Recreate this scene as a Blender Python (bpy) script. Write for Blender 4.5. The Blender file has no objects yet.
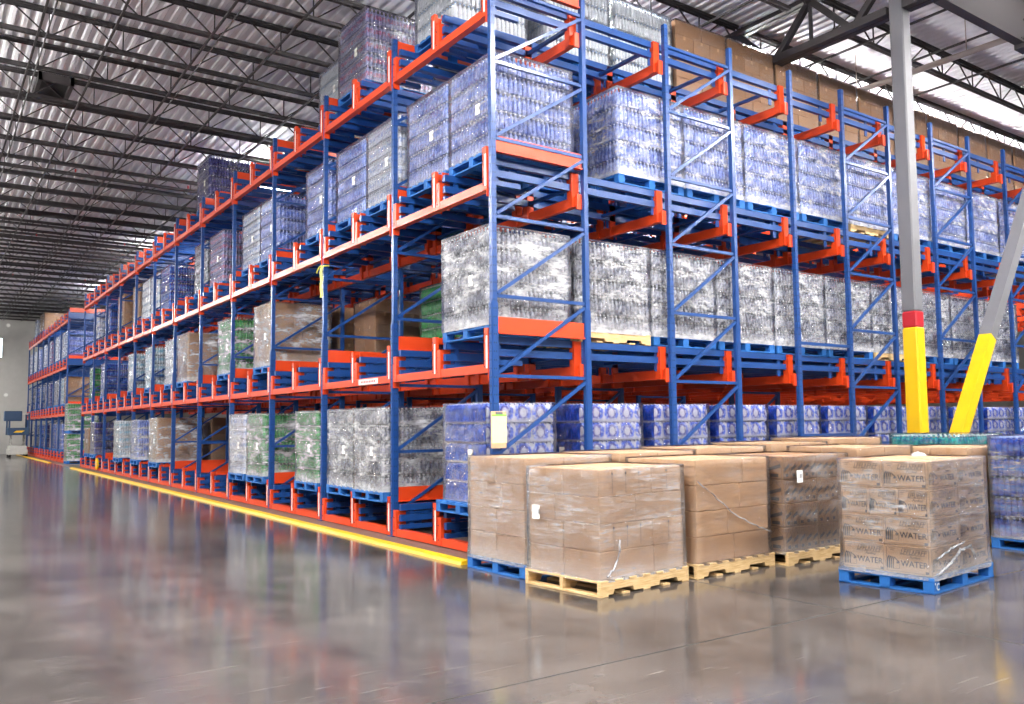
import bpy, math, random
from mathutils import Vector, Matrix, noise
random.seed(7)
S = bpy.context.scene
COL = S.collection
D = bpy.data

# ------------------------------------------------------------------ helpers
class MB:
    """collects faces, then links them as one mesh object"""
    def __init__(s): s.v = []; s.f = []; s.m = []; s.smooth = []
    def add(s, vs, fs, mi=0, sm=False):
        b = len(s.v); s.v += [tuple(v) for v in vs]
        for f in fs: s.f.append([b + i for i in f]); s.m.append(mi); s.smooth.append(sm)
    def box(s, x0, y0, z0, x1, y1, z1, mi=0):
        s.add([(x0,y0,z0),(x1,y0,z0),(x1,y1,z0),(x0,y1,z0),(x0,y0,z1),(x1,y0,z1),(x1,y1,z1),(x0,y1,z1)],
              [(0,3,2,1),(4,5,6,7),(0,1,5,4),(1,2,6,5),(2,3,7,6),(3,0,4,7)], mi)
    def bevbox(s, x0, y0, z0, x1, y1, z1, b=0.006, mi=0):
        c = [((x0+b,y0+b),(x1-b,y1-b)),((x0,y0),(x1,y1))]
        def ring(x0,y0,x1,y1,z):
            k=b
            return [(x0+k,y0,z),(x1-k,y0,z),(x1,y0+k,z),(x1,y1-k,z),(x1-k,y1,z),(x0+k,y1,z),(x0,y1-k,z),(x0,y0+k,z)]
        vs = ring(x0+b*.7,y0+b*.7,x1-b*.7,y1-b*.7,z0)+ring(x0,y0,x1,y1,z0+b)+ring(x0,y0,x1,y1,z1-b)+ring(x0+b*.7,y0+b*.7,x1-b*.7,y1-b*.7,z1)
        fs=[tuple(range(7,-1,-1)), tuple(range(24,32))]
        for r in range(3):
            for i in range(8):
                j=(i+1)%8; fs.append((r*8+i,r*8+j,(r+1)*8+j,(r+1)*8+i))
        s.add(vs, fs, mi)
    def bar(s, a, b, w, h, up=(0,0,1), mi=0):
        a=Vector(a); b=Vector(b); d=(b-a).normalized(); up=Vector(up)
        if abs(d.dot(up))>.99: up=Vector((1,0,0))
        r=d.cross(up).normalized(); u=r.cross(d)
        r=r*w/2; u=u*h/2
        s.add([a-r-u,a+r-u,a+r+u,a-r+u,b-r-u,b+r-u,b+r+u,b-r+u],
              [(0,1,2,3),(7,6,5,4),(0,4,5,1),(1,5,6,2),(2,6,7,3),(3,7,4,0)], mi)
    def tube(s, pts, r, n=8, mi=0, cap=True, sm=True):
        pts=[Vector(p) for p in pts]; base=len(s.v); rings=[]
        for i,p in enumerate(pts):
            d=(pts[min(i+1,len(pts)-1)]-pts[max(i-1,0)]).normalized()
            up=Vector((0,0,1)) if abs(d.z)<.95 else Vector((1,0,0))
            a=d.cross(up).normalized(); b=a.cross(d)
            rings.append([p+a*math.cos(t*2*math.pi/n)*r+b*math.sin(t*2*math.pi/n)*r for t in range(n)])
        vs=[v for q in rings for v in q]; fs=[]
        for i in range(len(pts)-1):
            for t in range(n):
                u=(t+1)%n; fs.append((i*n+t,i*n+u,(i+1)*n+u,(i+1)*n+t))
        s.add(vs,fs,mi,sm)
        if cap: s.add(rings[0],[tuple(range(n))],mi); s.add(rings[-1],[tuple(range(n-1,-1,-1))],mi)
    def lathe(s, cx, cy, z, prof, n=8, mi=0):
        vs=[];fs=[]
        for (r,h) in prof:
            for t in range(n):
                a=2*math.pi*t/n; vs.append((cx+r*math.cos(a),cy+r*math.sin(a),z+h))
        for i in range(len(prof)-1):
            for t in range(n):
                u=(t+1)%n; fs.append((i*n+t,i*n+u,(i+1)*n+u,(i+1)*n+t))
        s.add(vs,fs,mi,True)
        s.add(vs[-n:],[tuple(range(n))],mi)
    def prism(s, poly, axis, a, b, mi=0):
        """poly: 2D points; axis 'x','y' or 'z' is the extrusion direction"""
        n=len(poly)
        def P(p,t):
            return {'x':(t,p[0],p[1]),'y':(p[0],t,p[1]),'z':(p[0],p[1],t)}[axis]
        vs=[P(p,a) for p in poly]+[P(p,b) for p in poly]
        fs=[tuple(range(n)),tuple(range(2*n-1,n-1,-1))]+[(i,i+n,(i+1)%n+n,(i+1)%n) for i in range(n)]
        s.add(vs,fs,mi)
    def mesh(s, name, mats):
        me=D.meshes.new(name); me.from_pydata(s.v,[],s.f)
        for m in (mats if isinstance(mats,(list,tuple)) else [mats]): me.materials.append(m)
        me.polygons.foreach_set('material_index', s.m); me.polygons.foreach_set('use_smooth', s.smooth)
        me.update(); 
        import bmesh
        bm=bmesh.new(); bm.from_mesh(me); bmesh.ops.recalc_face_normals(bm,faces=bm.faces); bm.to_mesh(me); bm.free()
        return me
    def build(s, name, mats, parent=None, loc=(0,0,0)):
        return put(name, s.mesh(name,mats), parent, loc)

def put(name, me, parent=None, loc=(0,0,0), rz=0):
    o=D.objects.new(name, me); COL.objects.link(o); o.location=loc; o.rotation_euler=(0,0,rz)
    if parent: o.parent=parent
    return o
def empty(name, loc=(0,0,0), rz=0, parent=None):
    o=D.objects.new(name,None); COL.objects.link(o); o.location=loc; o.rotation_euler=(0,0,rz); o.empty_display_size=.2
    if parent: o.parent=parent
    return o
def tag(o,label=None,cat=None,group=None,kind=None):
    if label: o['label']=label
    if cat: o['category']=cat
    if group: o['group']=group
    if kind: o['kind']=kind
    return o
ORD=['first','second','third','fourth','fifth','sixth','seventh','eighth','ninth','tenth','eleventh','twelfth','thirteenth','fourteenth','fifteenth','sixteenth','seventeenth','eighteenth','nineteenth','twentieth']
ORD+=['twenty-'+o for o in ORD[:9]]+['thirtieth']+['thirty-'+o for o in ORD[:9]]+['fortieth']

# ------------------------------------------------------------------ materials
class NT:
    def __init__(s,name):
        s.mat=D.materials.new(name); s.mat.use_nodes=True; s.t=s.mat.node_tree; s.t.nodes.clear()
        s.out=s.n('ShaderNodeOutputMaterial')
    def n(s,typ,**kw):
        q=s.t.nodes.new(typ)
        for k,v in kw.items(): setattr(q,k,v)
        return q
    def l(s,a,b): s.t.links.new(a,b)
    def set(s,sock,v):
        if hasattr(v,'is_output'): s.l(v,sock)
        else: sock.default_value=v
    def math(s,op,a,b=None,c=None,clamp=False):
        q=s.n('ShaderNodeMath',operation=op); q.use_clamp=clamp
        for i,v in enumerate((a,b,c)):
            if v is not None: s.set(q.inputs[i],v)
        return q.outputs[0]
    def mix(s,f,a,b,blend='MIX'):
        q=s.n('ShaderNodeMix',data_type='RGBA',blend_type=blend)
        s.set(q.inputs[0],f); s.set(q.inputs[6],rgba(a)); s.set(q.inputs[7],rgba(b)); return q.outputs[2]
    def coord(s,which='Object',scale=(1,1,1),loc=(0,0,0)):
        c=s.n('ShaderNodeTexCoord'); m=s.n('ShaderNodeMapping'); s.l(c.outputs[which],m.inputs[0])
        m.inputs['Scale'].default_value=scale; m.inputs['Location'].default_value=loc
        return m.outputs[0]
    def noise(s,vec,scale,detail=3,rough=.55):
        q=s.n('ShaderNodeTexNoise'); s.l(vec,q.inputs['Vector']); q.inputs['Scale'].default_value=scale
        q.inputs['Detail'].default_value=detail; q.inputs['Roughness'].default_value=rough; return q.outputs['Fac']
    def ramp(s,f,stops,interp='LINEAR'):
        q=s.n('ShaderNodeValToRGB'); q.color_ramp.interpolation=interp
        e=q.color_ramp.elements
        while len(e)<len(stops): e.new(.5)
        for el,(p,c) in zip(e,stops): el.position=p; el.color=rgba(c) if not isinstance(c,(int,float)) else (c,c,c,1)
        s.l(f,q.inputs[0]); return q.outputs[0]
    def bump(s,h,strength,dist=.02):
        q=s.n('ShaderNodeBump'); q.inputs['Strength'].default_value=strength; q.inputs['Distance'].default_value=dist
        s.l(h,q.inputs['Height']); return q.outputs[0]
    def bsdf(s,color,rough=.5,metal=0,spec=.5,normal=None,**kw):
        q=s.n('ShaderNodeBsdfPrincipled'); s.set(q.inputs['Base Color'],rgba(color)); s.set(q.inputs['Roughness'],rough)
        s.set(q.inputs['Metallic'],metal); s.set(q.inputs['Specular IOR Level'],spec)
        if normal is not None: s.l(normal,q.inputs['Normal'])
        for k,v in kw.items(): s.set(q.inputs[k],v)
        return q.outputs[0]
    def end(s,sh): s.l(sh,s.out.inputs[0]); return s.mat
def rgba(c):
    if hasattr(c,'is_output'): return c
    if isinstance(c,(tuple,list)): return tuple(c)+(1,) if len(c)==3 else tuple(c)
    return c
def srgb(r,g,b):
    f=lambda c:(c/255/12.92 if c/255<=.04045 else ((c/255+.055)/1.055)**2.4)
    return (f(r),f(g),f(b))

def paint(name,col,rough=.35,var=.12,scale=6,spec=.5,metal=0):
    t=NT(name); v=t.coord('Object'); n=t.noise(v,scale,4)
    c=t.mix(t.math('MULTIPLY',n,var*2),col,tuple(x*.55 for x in col))
    return t.end(t.bsdf(c,rough,metal,spec))
M={}
M['blue']=paint('blue_powder_coat',srgb(26,68,132),.3)
M['orange']=paint('orange_powder_coat',srgb(218,68,22),.36)
M['hole']=paint('punched_hole',(.015,.03,.07),.8)
M['white_paper']=paint('white_paper',(.82,.82,.78),.7,.05)
M['steel_grey']=paint('grey_steel_paint',srgb(112,112,117),.5,.1,3)
M['yellow']=paint('safety_yellow',srgb(240,190,14),.4,.08,4)
M['red']=paint('red_band',srgb(178,30,42),.4,.08,4)
M['dark_steel']=paint('dark_roof_steel',srgb(52,48,50),.55,.2,3)
M['grey_beam']=paint('grey_beam_paint',srgb(62,58,60),.55,.12,2)
M['black']=paint('black_rubber',(.012,.012,.013),.7)
M['pallet_blue']=paint('blue_pallet_paint',srgb(44,112,190),.6,.45,9,.25)
M['white_mark']=paint('white_stencil',(.75,.78,.8),.7)
M['ink']=paint('dark_ink',(.045,.04,.045),.8,.1)
M['ink_soft']=paint('soft_dark_ink',(.11,.085,.075),.8,.1)
M['white_metal']=paint('white_machine_paint',(.6,.6,.57),.5,.3)
M['tan_pipe']=paint('pale_pipe',srgb(176,164,156),.5,.1)
M['machine_blue']=paint('machine_blue',srgb(28,62,96),.5,.2)

def wood():
    t=NT('pallet_wood'); v=t.coord('Object',(2,2,30)); n=t.noise(v,3,5); n2=t.noise(t.coord('Object',(9,9,9)),1.3,3)
    c=t.ramp(n,[(.3,srgb(196,158,104)),(.55,srgb(226,196,146)),(.8,srgb(238,214,170))])
    c=t.mix(t.math('MULTIPLY',n2,.35),c,srgb(170,128,80))
    return t.end(t.bsdf(c,.75,0,.2))
M['wood']=wood()
def carton(name,col,dark=.8):
    t=NT(name); v=t.coord('Object'); n=t.noise(v,5,4); n2=t.noise(t.coord('Object',(60,60,4)),1,2)
    c=t.mix(t.math('MULTIPLY',n,.6),col,tuple(x*dark for x in col)); c=t.mix(t.math('MULTIPLY',n2,.18),c,tuple(x*.7 for x in col))
    oi=t.n('ShaderNodeObjectInfo')
    c=t.mix(t.math('MULTIPLY',oi.outputs['Random'],.25),c,tuple(min(1,x*1.25) for x in col))
    return t.end(t.bsdf(c,.75,0,.25))
M['carton']=carton('cardboard',srgb(207,170,135))
M['carton_dark']=carton('cardboard_darker',srgb(166,128,96))
M['tape']=paint('carton_tape',srgb(200,160,118),.35,.1)

def film(name,haze=(.02,.30),bump=.5,gl=1.0,zs=10,rough=.14):
    t=NT(name)
    n=t.noise(t.coord('Object',(1.6,1.6,zs)),1.6,5,.6)
    n2=t.noise(t.coord('Object',(5,5,zs*2.0)),2.0,4,.6)
    big=t.noise(t.coord('Object',(1.5,1.5,2.2),(3,1,2)),1.5,3)
    f=t.math('ADD',t.math('MULTIPLY',n,.6),t.math('MULTIPLY',n2,.4))
    c=t.n('ShaderNodeTexCoord'); sep=t.n('ShaderNodeSeparateXYZ'); t.l(c.outputs['Object'],sep.inputs[0])
    low=t.ramp(sep.outputs[2],[(0,.55),(.06,.4),(.17,.08),(.22,0)])      # extra turns of film at the foot
    hz=t.math('MULTIPLY',t.ramp(f,[(.44,haze[0]),(.66,haze[1])]),t.ramp(big,[(.38,.15),(.62,1.3)]),clamp=True)
    hz=t.math('ADD',hz,t.math('MULTIPLY',low,haze[1]*1.0),clamp=True)
    nb=t.bump(t.math('ADD',n2,t.math('MULTIPLY',n,1.5)),bump,.045)
    tr=t.n('ShaderNodeBsdfTransparent'); df=t.n('ShaderNodeBsdfDiffuse'); df.inputs[0].default_value=(.9,.91,.94,1)
    g=t.n('ShaderNodeBsdfGlossy'); g.inputs['Roughness'].default_value=rough; t.l(nb,g.inputs['Normal']); g.inputs[0].default_value=(.95,.96,1,1)
    m1=t.n('ShaderNodeMixShader'); t.set(m1.inputs[0],hz); t.l(tr.outputs[0],m1.inputs[1]); t.l(df.outputs[0],m1.inputs[2])
    fr=t.n('ShaderNodeFresnel'); fr.inputs[0].default_value=1.45; t.l(nb,fr.inputs['Normal'])
    fac=t.math('MULTIPLY',t.math('MULTIPLY',fr.outputs[0],1.0),gl,clamp=True)
    m2=t.n('ShaderNodeMixShader'); t.set(m2.inputs[0],fac); t.l(m1.outputs[0],m2.inputs[1]); t.l(g.outputs[0],m2.inputs[2])
    return t.end(m2.outputs[0])
M['film']=film('stretch_film',(.0,.22),.6,1.0,9)
M['film_heavy']=film('stretch_film_heavy',(.04,.40),.55,1.2,17)
M['film_white']=film('stretch_film_white',(.12,.74),.8,1.2,8)
M['film_patch']=film('stretch_film_patchy',(.03,.62),.8,1.3,7)
M['film_light']=film('stretch_film_light',(.0,.12),.5,.9,9)

PITCH=.235
def bottles(name,body,dark,label,cap,mott=.55,rough=.18):
    """PET bottles seen close packed: bands by height in each layer, refraction of water and plastic painted in as light and dark mottle"""
    t=NT(name); c=t.n('ShaderNodeTexCoord'); sep=t.n('ShaderNodeSeparateXYZ'); t.l(c.outputs['Object'],sep.inputs[0])
    z=t.math('DIVIDE',t.math('MODULO',t.math('ADD',sep.outputs[2],.0005),PITCH),PITCH)
    isl=t.ramp(z,[(0,0),(.26,0),(.28,1),(.56,1),(.6,0)])
    isc=t.ramp(z,[(0,0),(.86,0),(.9,1)])
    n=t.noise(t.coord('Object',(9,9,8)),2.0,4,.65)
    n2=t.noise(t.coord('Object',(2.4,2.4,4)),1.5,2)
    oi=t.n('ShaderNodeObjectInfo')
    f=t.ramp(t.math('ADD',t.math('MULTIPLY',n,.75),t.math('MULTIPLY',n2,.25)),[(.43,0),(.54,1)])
    col=t.mix(t.math('MULTIPLY',f,mott),body,dark)  # noise puts the light and dark of refraction into the body colour
    n3=t.noise(t.coord('Object',(16,16,5)),2,2)
    lab=t.mix(t.ramp(n3,[(.42,0),(.56,.8)]),label,body)
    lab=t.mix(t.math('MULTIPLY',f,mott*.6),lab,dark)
    col=t.mix(t.math('MULTIPLY',isl,.8),col,lab); col=t.mix(t.math('MULTIPLY',isc,.85),col,cap)
    col=t.mix(t.math('MULTIPLY',oi.outputs['Random'],.22),col,body)
    return t.end(t.bsdf(col,rough,0,.6))
def printed(name,blue,arc,white):
    """shrink film printed with round arch marks on the long sides, plain blue on the ends"""
    t=NT(name); c=t.n('ShaderNodeTexCoord'); sep=t.n('ShaderNodeSeparateXYZ'); t.l(c.outputs['Object'],sep.inputs[0])
    nr=t.n('ShaderNodeSeparateXYZ'); t.l(c.outputs['Normal'],nr.inputs[0])
    z=t.math('DIVIDE',t.math('MODULO',t.math('ADD',sep.outputs[2],.0005),PITCH),PITCH)
    u=t.math('DIVIDE',t.math('MODULO',t.math('ADD',sep.outputs[0],10.0),.26),.26)
    du=t.math('DIVIDE',t.math('SUBTRACT',u,.5),.24); dz=t.math('DIVIDE',t.math('SUBTRACT',z,.50),.30)
    r=t.math('SQRT',t.math('ADD',t.math('MULTIPLY',du,du),t.math('MULTIPLY',dz,dz)))
    n=t.noise(t.coord('Object',(14,14,14)),2,3); rr=t.math('ADD',r,t.math('MULTIPLY_ADD',n,1.0,-.5))
    pat=t.ramp(t.math('DIVIDE',rr,2.0),[(0,white),(.30,white),(.42,arc),(.52,tuple(x*.6 for x in arc)),(.62,tuple(min(1,x*1.5+.06) for x in blue)),(.85,tuple(min(1,x*1.5+.12) for x in blue)),(1,white)])
    pat=t.mix(t.ramp(n,[(.5,0),(.66,.75)]),pat,white)
    low=t.ramp(z,[(.0,1),(.10,.8),(.26,0),(.93,0),(1,.9)]); pat=t.mix(low,pat,white)
    endn=t.noise(t.coord('Object',(10,10,4)),2.4,3); endc=t.mix(t.ramp(endn,[(.46,0),(.66,.7)]),blue,tuple(min(1,x*2.4+.03) for x in blue))
    endc=t.mix(t.ramp(z,[(.0,1),(.06,.3),(.12,0),(.92,0),(1,.8)]),endc,white)
    isx=t.ramp(t.math('ABSOLUTE',nr.outputs[0]),[(.62,0),(.8,1)])
    return t.end(t.bsdf(t.mix(isx,pat,endc),.2,0,.6))
KIND={}
def kind(k,desc,mat,geo='bottle'): KIND[k]=(desc,mat,geo)
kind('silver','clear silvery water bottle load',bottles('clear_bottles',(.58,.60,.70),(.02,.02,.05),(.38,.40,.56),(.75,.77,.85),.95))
kind('slate','slate-labelled clear bottle load',bottles('slate_bottles',(.56,.57,.64),(.04,.04,.07),(.2,.21,.36),(.75,.75,.8),.85))
kind('sky','pale blue water bottle load',bottles('sky_bottles',(.40,.50,.90),(.03,.08,.42),(.08,.18,.72),(.72,.77,.95),.8))
kind('print','blue printed water case load',printed('printed_film',srgb(20,64,168),srgb(92,92,176),srgb(196,198,214)),'film')
kind('green','green bottle load',bottles('green_bottles',(.03,.36,.07),(.008,.1,.02),(.12,.5,.16),(.6,.72,.6),.7))
kind('aqua','white bottle load with aqua labels',bottles('aqua_bottles',(.68,.74,.8),(.25,.4,.55),(.05,.36,.55),(.8,.83,.86),.6))
kind('royal','royal blue bottle load',bottles('royal_bottles',(.03,.10,.58),(.008,.02,.16),(.02,.2,.75),(.35,.5,.8),.75))
kind('purple','dark purple-blue bottle load',bottles('purple_bottles',(.1,.1,.36),(.015,.015,.06),(.05,.05,.3),(.45,.45,.65),.8))
kind('berry','purple and red soda bottle load',bottles('berry_bottles',(.34,.34,.62),(.08,.06,.2),(.5,.05,.09),(.62,.5,.66),.7))
kind('white','white blue-capped bottle load',bottles('white_bottles',(.86,.88,.92),(.6,.68,.8),(.8,.84,.9),(.3,.52,.85),.4))
kind('stripe','blue and white striped case load',bottles('stripe_bottles',(.75,.78,.86),(.3,.4,.65),(.05,.16,.55),(.85,.86,.9),.5))
kind('teal','teal and blue labelled bottle load',bottles('teal_bottles',(.02,.46,.42),(.02,.05,.3),(.03,.55,.48),(.75,.85,.85),.7))
kind('brown','brown carton load',M['carton_dark'],'carton')

def emission(name,col,st):
    t=NT(name); e=t.n('ShaderNodeEmission'); e.inputs[0].default_value=rgba(col); e.inputs[1].default_value=st; return t.end(e.outputs[0])
M['lamp']=emission('lamp_tube_light',(1,.97,.93),1000)
M['win']=emission('daylit_glass',(.85,.93,1),6)

def floor_mat():
    t=NT('polished_concrete'); v=t.coord('Object'); sep=t.n('ShaderNodeSeparateXYZ'); t.l(v,sep.inputs[0]); X,Y=sep.outputs[0],sep.outputs[1]
    n=t.noise(v,.55,6,.6); n2=t.noise(v,3.2,5,.65); n3=t.noise(t.coord('Object',(1,.12,1)),1.6,4,.6)
    c=t.ramp(n,[(.34,srgb(58,55,54)),(.5,srgb(80,75,73)),(.68,srgb(102,97,94))])
    c=t.mix(t.math('MULTIPLY',t.ramp(n2,[(.44,0),(.6,1)]),.5),c,srgb(72,67,66))
    n4=t.noise(v,1.3,6,.7); c=t.mix(t.ramp(n4,[(.45,0),(.75,.4)]),c,srgb(128,122,118))
    # scuffs and tyre scratches
    for rot,lo in ((.5,.64),(1.9,.66),(2.7,.65)):
        mp=t.n('ShaderNodeMapping'); mp.inputs['Rotation'].default_value=(0,0,rot); mp.inputs['Scale'].default_value=(.5,16,1); t.l(v,mp.inputs[0])
        sc=t.noise(mp.outputs[0],2.2,3,.7); c=t.mix(t.ramp(sc,[(lo,0),(lo+.07,.22)]),c,srgb(178,172,166))
    # unpolished strip under the rack
    a=t.math('GREATER_THAN',X,-.44); b=t.math('GREATER_THAN',Y,-.12); st=t.math('MULTIPLY',a,b)
    c=t.mix(t.math('MULTIPLY',st,.75),c,srgb(112,96,90))
    # saw-cut joints
    j1=t.math('LESS_THAN',t.math('ABSOLUTE',t.math('ADD',Y,3.93)),.009); j2=t.math('LESS_THAN',t.math('ABSOLUTE',t.math('SUBTRACT',X,.71)),.009)
    j=t.math('MAXIMUM',j1,j2); c=t.mix(t.math('MULTIPLY',j,.9),c,(.012,.011,.01))
    r=t.math('ADD',t.math('MULTIPLY_ADD',n2,.08,t.math('MULTIPLY_ADD',n3,.10,.02)),t.math('MULTIPLY_ADD',n4,.08,-.02)); r=t.math('ADD',r,t.math('MULTIPLY_ADD',st,.3,t.math('MULTIPLY',j,.5)))
    nb=t.bump(n2,.04,.02)
    return t.end(t.bsdf(c,r,0,.62,nb))
M['floor']=floor_mat()
def deck_mat():
    t=NT('white_metal_deck'); v=t.coord('Object'); n=t.noise(v,.5,4); n2=t.noise(t.coord('Object',(1.2,.2,1)),1.3,3)
    c=t.ramp(n,[(.3,srgb(216,214,220)),(.7,srgb(240,240,246))])
    c=t.mix(t.ramp(n2,[(.66,0),(.8,.35)]),c,srgb(168,134,104))
    return t.end(t.bsdf(c,.62,0,.35))
M['deck']=deck_mat()
def wall_mat():
    t=NT('painted_tilt_wall'); v=t.coord('Object'); n=t.noise(v,.35,5); n2=t.noise(v,3,4)
    c=t.mix(n,srgb(172,170,166),srgb(200,198,193)); c=t.mix(t.math('MULTIPLY',n2,.25),c,srgb(124,120,115))
    return t.end(t.bsdf(c,.8,0,.2))
M['wall']=wall_mat()

# ------------------------------------------------------------------ measured layout
B=2.4818                                   # bay width along the aisle
PX=[0,1.3997,2.8914,4.2243,5.6329,6.9957,8.3394,9.7817,11.1399,12.5698,13.97,15.4,16.85,18.3,19.75,21.2,22.6]
LZ=[.0617,2.1583,4.3061,6.4119]             # front beam heights
RT=.385                                     # rail top above the beam
TIER=['ground','second','third','top']

# ------------------------------------------------------------------ the hall
def hall():
    f=MB(); f.box(-26,-24,-.2,42,54,0); tag(f.build('floor',M['floor']),'polished grey concrete warehouse floor','floor',kind='structure')
    w=MB(); w.box(-26,54,0,42,54.3,9.4); tag(w.build('wall_far',M['wall']),'pale concrete end wall of the warehouse','wall',kind='structure')
    w=MB(); w.box(41.7,-24,0,42,54,9.4); tag(w.build('wall_right',M['wall']),'pale concrete side wall behind the racks','wall',kind='structure')
    # corrugated deck, ribs run along Y
    d=MB(); per=.203; x=-26.0; prof=[]
    while x<42:
        prof+= [(x,9.0),(x+.07,9.0),(x+.095,9.032),(x+.178,9.032)]; x+=per
    n=len(prof); vs=[]
    for y in (-24,54): vs+=[(p[0],y,p[1]) for p in prof]
    d.add(vs,[(i,i+1,n+i+1,n+i) for i in range(n-1)])
    d.box(-26,-24,9.2,42,54,9.3)
    tag(d.build('ceiling',M['deck']),'white corrugated metal roof deck','ceiling',kind='structure')
    # joists along X
    jm=MB(); X0,X1=-8.0,7.05
    for s in (-1,1):
        jm.box(X0,s*.035-.022,8.955,X1,s*.035+.022,8.995); jm.box(X0+.6,s*.03-.02,8.455,X1-.6,s*.03+.02,8.50)
        jm.box(X0,s*.035-.004,8.91,X1,s*.035+.004,8.96); jm.box(X0+.6,s*.03-.004,8.49,X1-.6,s*.03+.004,8.53)
    p=1.22; x=X0+.6
    while x<X1-.5:
        jm.bar((x,0,8.48),(x,0,8.97),.02,.02,(1,0,0))
        if x+p/2<X1: jm.bar((x,0,8.48),(x+p/2,0,8.97),.022,.022); jm.bar((x+p,0,8.48) if x+p<X1-.4 else (x+p/2+.3,0,8.7),(x+p/2,0,8.97),.022,.022)
        x+=p
    jme=jm.mesh('roof_joist',M['dark_steel'])
    k=-4
    for k in range(-4,35):
        y=-1.05+1.6*k
        if y>53.5: break
        o=put('roof_joist',jme,None,(0,y,0)); tag(o,'%s open-web roof joist from the front, left of the steel column'%ORD[k+4],'joist','roof joists left of the column','structure')
    for k in range(-4,22):
        y=-1.05+1.6*k
        o=put('roof_joist',jme,None,(15.05+.1,y,0)); tag(o,'%s open-web roof joist from the front, right of the steel column'%ORD[k+4],'joist','roof joists right of the column','structure')
    # bridging along Y
    for i,(x,dbl) in enumerate([(-3.92,1),(-2.84,0),(-1.38,1),(-.26,0),(1.2,0),(2.6,0),(4.0,0),(5.6,0),(8.6,0),(10.1,0),(11.8,0)]):
        b=MB(); y1=53.5 if x<7 else 30
        b.bar((x,-7,8.44),(x,y1,8.44),.035,.035);
        if dbl: b.tube([(x+.12,-7,8.40),(x+.12,y1,8.40)],.014,6)
        tag(b.build('joist_bridging',M['dark_steel']),'%s thin steel bridging line crossing the roof joists, counted from the aisle'%ORD[i],'bridging','joist bridging lines','structure')
    # sprinkler pipes along X
    for i,y in enumerate((16.7,25.8,35.0)):
        b=MB(); b.tube([(-10,y,8.3),(7,y,8.3)],.05,10); 
        for q in range(6):
            b.tube([(-9+q*2.9,y,8.3),(-9+q*2.9,y,8.992)],.012,6); b.tube([(-8+q*2.9,y,8.36),(-8+q*2.9,y,8.44)],.02,6,1)
        tag(b.build('sprinkler_pipe',[M['dark_steel'],M['red']]),'%s dark sprinkler pipe from the camera, hung across under the joists'%ORD[i],'pipe','sprinkler pipes')
    b=MB(); b.tube([(10.0,2.2,8.2),(10.08,-1.35,8.2)],.055,10)
    for q in (1.6,-.6): b.tube([(10.05,q,8.2),(10.05,q,8.98)],.01,6)
    tag(b.build('sprinkler_pipe',M['tan_pipe']),'pale pipe crossing under the roof right of the column','pipe')
    # girder truss along Y on the column
    g=MB(); gx=7.2
    for s in (-1,1):
        for ya,yb in ((-24,-1.08),(-.82,28)): g.box(gx+s*.07-.06,ya,8.0,gx+s*.07+.06,yb,8.13); g.box(gx+s*.07-.05,ya,8.86,gx+s*.07+.05,yb,8.94)
    y=-.95-1.6*7; 
    while y<27:
        g.bar((gx,y+.8,8.05),(gx,y,8.9),.11,.09,(1,0,0)); g.bar((gx,y+.8,8.05),(gx,y+1.6,8.9),.11,.09,(1,0,0)); g.bar((gx,y,8.1),(gx,y,8.9),.05,.05,(1,0,0)); y+=1.6
    tag(g.build('roof_girder',M['dark_steel']),'heavy dark girder truss carried on the grey column','girder',kind='structure')
    # big beam along X near the top right
    g=MB(); g.box(7.3,-1.62,7.98,24,-1.46,8.02); g.box(7.3,-1.56,8.02,24,-1.53,8.86); g.box(7.3,-1.62,8.84,24,-1.46,8.88)
    for x in (10.2,13.2): g.box(x,-1.63,8.02,x+.04,-1.46,8.86)
    g.bar((9.9,-1.6,8.05),(11.2,-1.6,8.85),.01,.035)
    g.box(9.95,-1.72,7.9,10.25,-1.45,8.06)
    tag(g.build('steel_beam',M['grey_beam']),'deep grey steel beam running right from the column top','beam',kind='structure')
    # column
    c=empty('steel_column',(7.22,-.95,0)); tag(c,'square grey steel column with yellow base and red band','column',kind='structure')
    h=.115
    q=MB(); q.bevbox(-h,-h,3.2,h,h,8.98,.02); q.build('shaft',M['steel_grey'],c)
    q=MB(); q.bevbox(-h-.002,-h-.002,2.95,h+.002,h+.002,3.2,.02); tag(q.build('band',M['red'],c),'red painted band')
    q=MB(); q.bevbox(-h-.004,-h-.004,.02,h+.004,h+.004,2.95,.02); tag(q.build('guard',M['yellow'],c),'yellow painted lower column')
    q=MB(); q.box(-.22,-.22,0,.22,.22,.025)
    for sx in (-1,1):
        for sy in (-1,1): q.tube([(sx*.17,sy*.17,.02),(sx*.17,sy*.17,.07)],.016,6)
    q.build('base_plate',M['steel_grey'],c)
    # diagonal wind brace beside the column
    c=empty('diagonal_brace',(7.57,-.95,0)); tag(c,'slanted square steel brace, yellow below and grey above, beside the column','brace',kind='structure')
    dx,dz=(10.8517-8.5438),(4.7653-1.3505); k=dx/dz
    def seg(z0,z1,m,nm,w):
        q=MB(); q.bar((k*z0,0,z0),(k*z1,0,z1),w,w,(0,1,0)); return q.build(nm,m,c)
    tag(seg(.1,2.92,M['yellow'],'guard',.204),'yellow painted lower brace'); seg(2.92,8.5,M['steel_grey'],'shaft',.2)
    q=MB(); q.box(-.2,-.02,0,.35,.02,.3); q.box(-.3,-.2,0,.45,.2,.02); q.build('gusset_plate',M['steel_grey'],c)
    # far window, small wall lamps
    q=MB(); q.box(-2.5,53.96,6.1,-1.25,54.02,7.3,0); 
    for a in (-2.55,-1.25): q.box(a,53.93,6.05,a+.06,54.02,7.36,1)
    q.box(-2.55,53.93,6.05,-1.2,54.02,6.11,1); q.box(-2.55,53.93,7.3,-1.2,54.02,7.36,1)
    tag(q.build('window_1',[M['win'],M['white_metal']]),'bright daylit window high on the far wall','window',kind='structure')
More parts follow.
